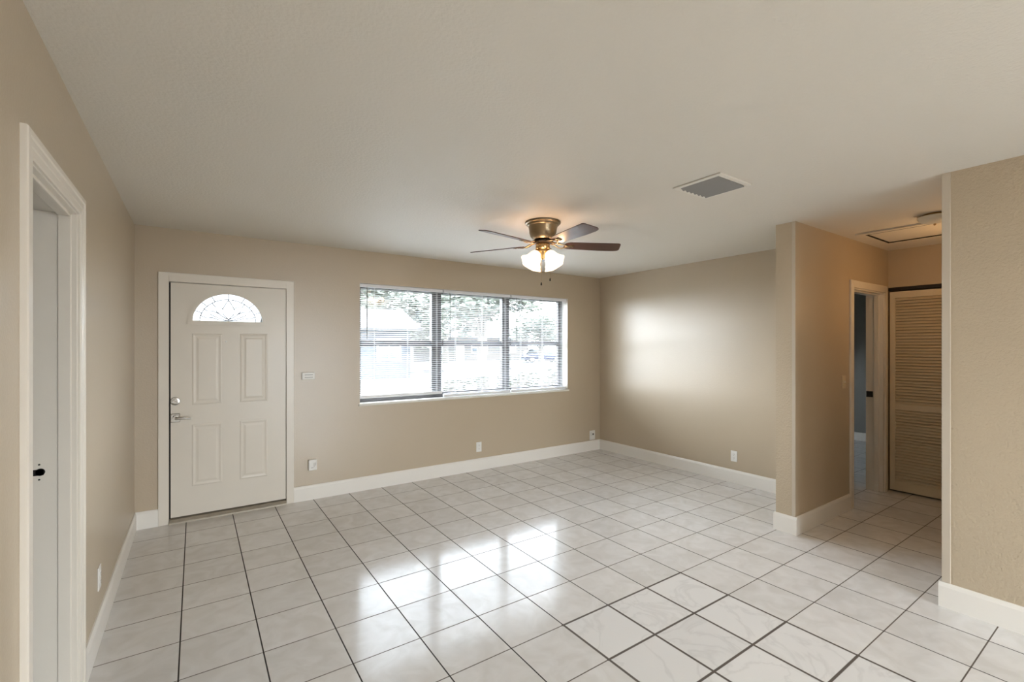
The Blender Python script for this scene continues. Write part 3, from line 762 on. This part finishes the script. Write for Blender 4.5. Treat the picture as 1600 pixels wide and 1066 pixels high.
tree(19.5, 39.5, 7.5, 4.2, 4.4, 3000, 'leaf2', 'distant tree mostly hidden behind the first mullion, in front of the cream house', 9, .25)
def shrub(x, y, w_, hgt, seed, label):
    rnd = random.Random(seed)
    t = tag(empty('shrub', (x, y, GZ)), label, 'shrub', 'shrubs outside under the window')
    bm = BM()
    for k in range(9):
        a = rnd.uniform(0, 2*PI); rr = w_*.35*rnd.random()
        tube(bm, [(x, y, GZ), (x+math.cos(a)*rr*.6, y+math.sin(a)*rr*.6, GZ+hgt*.5), (x+math.cos(a)*rr, y+math.sin(a)*rr, GZ+hgt*.9)], [.012, .009, .004], 6)
    build_p('stems', bm, 'bark', t)
    bm = BM()
    for k in range(900):
        a = rnd.uniform(0, 2*PI); rr = w_*.5*math.sqrt(rnd.random()); z = GZ+hgt*(1-.85*rnd.random()**1.3)-.15*rr
        q = Matrix.Rotation(rnd.uniform(0, 2*PI), 3, 'Z') @ Matrix.Rotation(rnd.uniform(-1.0, 1.0), 3, 'X')
        s = .042*rnd.uniform(.6, 1.2); p = Vector((x+math.cos(a)*rr, y+math.sin(a)*rr, z))
        vs = [bm.verts.new(p+q @ Vector(v)) for v in ((-s, 0, 0), (0, -s*.45, s*.12), (s, 0, 0), (0, s*.45, s*.12))]
        bm.faces.new(vs)
    build_p('leaves', bm, 'hedge', t)
for i, (x, y, w_, h_, lb) in enumerate((
        (3.50, 6.75, .42, 1.13, 'leafy shrub outside at the left end of the row, just right of the first mullion'),
        (4.02, 6.85, .42, 1.20, 'leafy shrub outside in the centre of the middle window bay'),
        (4.54, 6.75, .42, 1.16, 'leafy shrub outside right behind the second mullion'),
        (5.06, 6.85, .42, 1.21, 'leafy shrub outside in the centre of the right window bay'),
        (5.60, 6.75, .44, 1.26, 'leafy shrub outside at the right end of the row, by the right window edge'))):
    shrub(x, y, w_, h_, 20+i, lb)
def house(x0, x1, y0, y1, hw, ridge, wallm, label, wins, door=None):
    t = tag(empty('house', ((x0+x1)/2, (y0+y1)/2, GZ)), label, 'house', 'houses seen through the window')
    bm = BM(); box(bm, x0, x1, y0, y1, GZ, GZ+hw); build_p('wall', bm, wallm, t)
    ov = .5; ym = (y0+y1)/2; zt = GZ+hw
    bm = BM(); prism(bm, [(y0-ov, zt-.02), (ym, zt+ridge), (y1+ov, zt-.02), (y1+ov, zt+.12), (ym, zt+ridge+.16), (y0-ov, zt+.12)], 'x', x0-ov, x1+ov)
    prism(bm, [(y0, zt), (y1, zt), (ym, zt+ridge)], 'x', x0, x0+.1); prism(bm, [(y0, zt), (y1, zt), (ym, zt+ridge)], 'x', x1-.1, x1)
    build_p('roof', bm, 'roofing', t)
    for (a, b_, c, d) in wins:
        bm = BM(); 
        for q in ((a-.08, b_+.08, c-.08, c), (a-.08, b_+.08, d, d+.08), (a-.08, a, c, d), (b_, b_+.08, c, d), ((a+b_)/2-.03, (a+b_)/2+.03, c, d)): box(bm, q[0], q[1], y0-.06, y0, GZ+q[2], GZ+q[3])
        wn = build_p('window', bm, 'plastic', t)
        bm = BM(); box(bm, a, b_, y0-.03, y0-.005, GZ+c, GZ+d); build_p('pane', bm, 'houseglass', wn, origin=WORG[wn.name])
    if door:
        a, b_ = door; bm = BM(); box(bm, a, b_, y0-.05, y0-.002, GZ+.02, GZ+2.05); build_p('entry_door', bm, 'plastic', t)
    return t
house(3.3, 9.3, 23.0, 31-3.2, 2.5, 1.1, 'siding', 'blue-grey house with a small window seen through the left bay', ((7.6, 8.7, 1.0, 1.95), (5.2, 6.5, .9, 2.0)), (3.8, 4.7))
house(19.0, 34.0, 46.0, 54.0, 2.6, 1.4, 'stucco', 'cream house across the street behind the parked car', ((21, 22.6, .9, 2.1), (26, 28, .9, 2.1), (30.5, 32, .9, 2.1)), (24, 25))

# parked car
def car(cxp, cyp, rz):
    t = tag(empty('car', (0, 0, 0)), 'blue hatchback car parked across the street, seen through the right bay', 'car')
    def loft(bm, secs):
        rings = [[bm.verts.new(p) for p in s] for s in secs]
        for a, b in zip(rings, rings[1:]):
            n = len(a)
            for i in range(n): bm.faces.new([a[i], a[(i+1) % n], b[(i+1) % n], b[i]])
        bm.faces.new(rings[0][::-1]); bm.faces.new(rings[-1])
    def sec(x, w_, zb, zs, zt):      # rounded hexagonal section
        return [(x, -w_*.92, zb), (x, -w_, zb+.18), (x, -w_, zs), (x, -w_*.82, zt), (x, w_*.82, zt), (x, w_, zs), (x, w_, zb+.18), (x, w_*.92, zb)]
    bm = BM(); loft(bm, [sec(-2.15, .70, .38, .62, .74), sec(-2.05, .84, .26, .72, .90), (sec(-1.3, .89, .22, .80, .97)), sec(0, .90, .22, .80, .95), sec(1.0, .89, .22, .78, .93), sec(1.85, .82, .24, .66, .80), sec(2.12, .66, .34, .54, .64)])
    build_p('body', bm, 'carblue', t, smooth=True, bevel=.02)
    def cs(x, w0, z0, w1, z1): return [(x, -w0, z0), (x, -w1, z1), (x, w1, z1), (x, w0, z0)]
    bm = BM(); loft(bm, [cs(-2.0, .76, .90, .74, .93), cs(-1.55, .80, .93, .62, 1.40), cs(-.3, .80, .93, .64, 1.45), cs(.35, .80, .93, .62, 1.38), cs(1.15, .78, .91, .74, .93)])
    build_p('windows', bm, 'carglass', t, smooth=True)
    bm = BM(); loft(bm, [cs(-1.62, .60, 1.39, .56, 1.42), cs(-.3, .63, 1.44, .58, 1.48), cs(.38, .60, 1.37, .56, 1.40)]); build_p('roof', bm, 'carblue', t, smooth=True)
    for sx in (-1.35, 1.32):
        for sy in (-.80, .80):
            bm = BM(); mt = Matrix.Translation((sx, sy, .32)) @ Matrix.Rotation(PI/2, 4, 'X')
            lathe(bm, [(.20, -.10), (.31, -.10), (.33, -.07), (.33, .07), (.31, .10), (.20, .10)], mt, 24, close=True); wh = build_p('wheel', bm, 'tyre', t, smooth=True)
            bm = BM(); lathe(bm, [(0, -.085), (.20, -.095), (.20, .095), (0, .085)], mt, 20); build_p('rim', bm, 'wheel', wh, origin=(0, 0, 0))
    t.location = (cxp, cyp, GZ+.0); t.rotation_euler = (0, 0, rz)
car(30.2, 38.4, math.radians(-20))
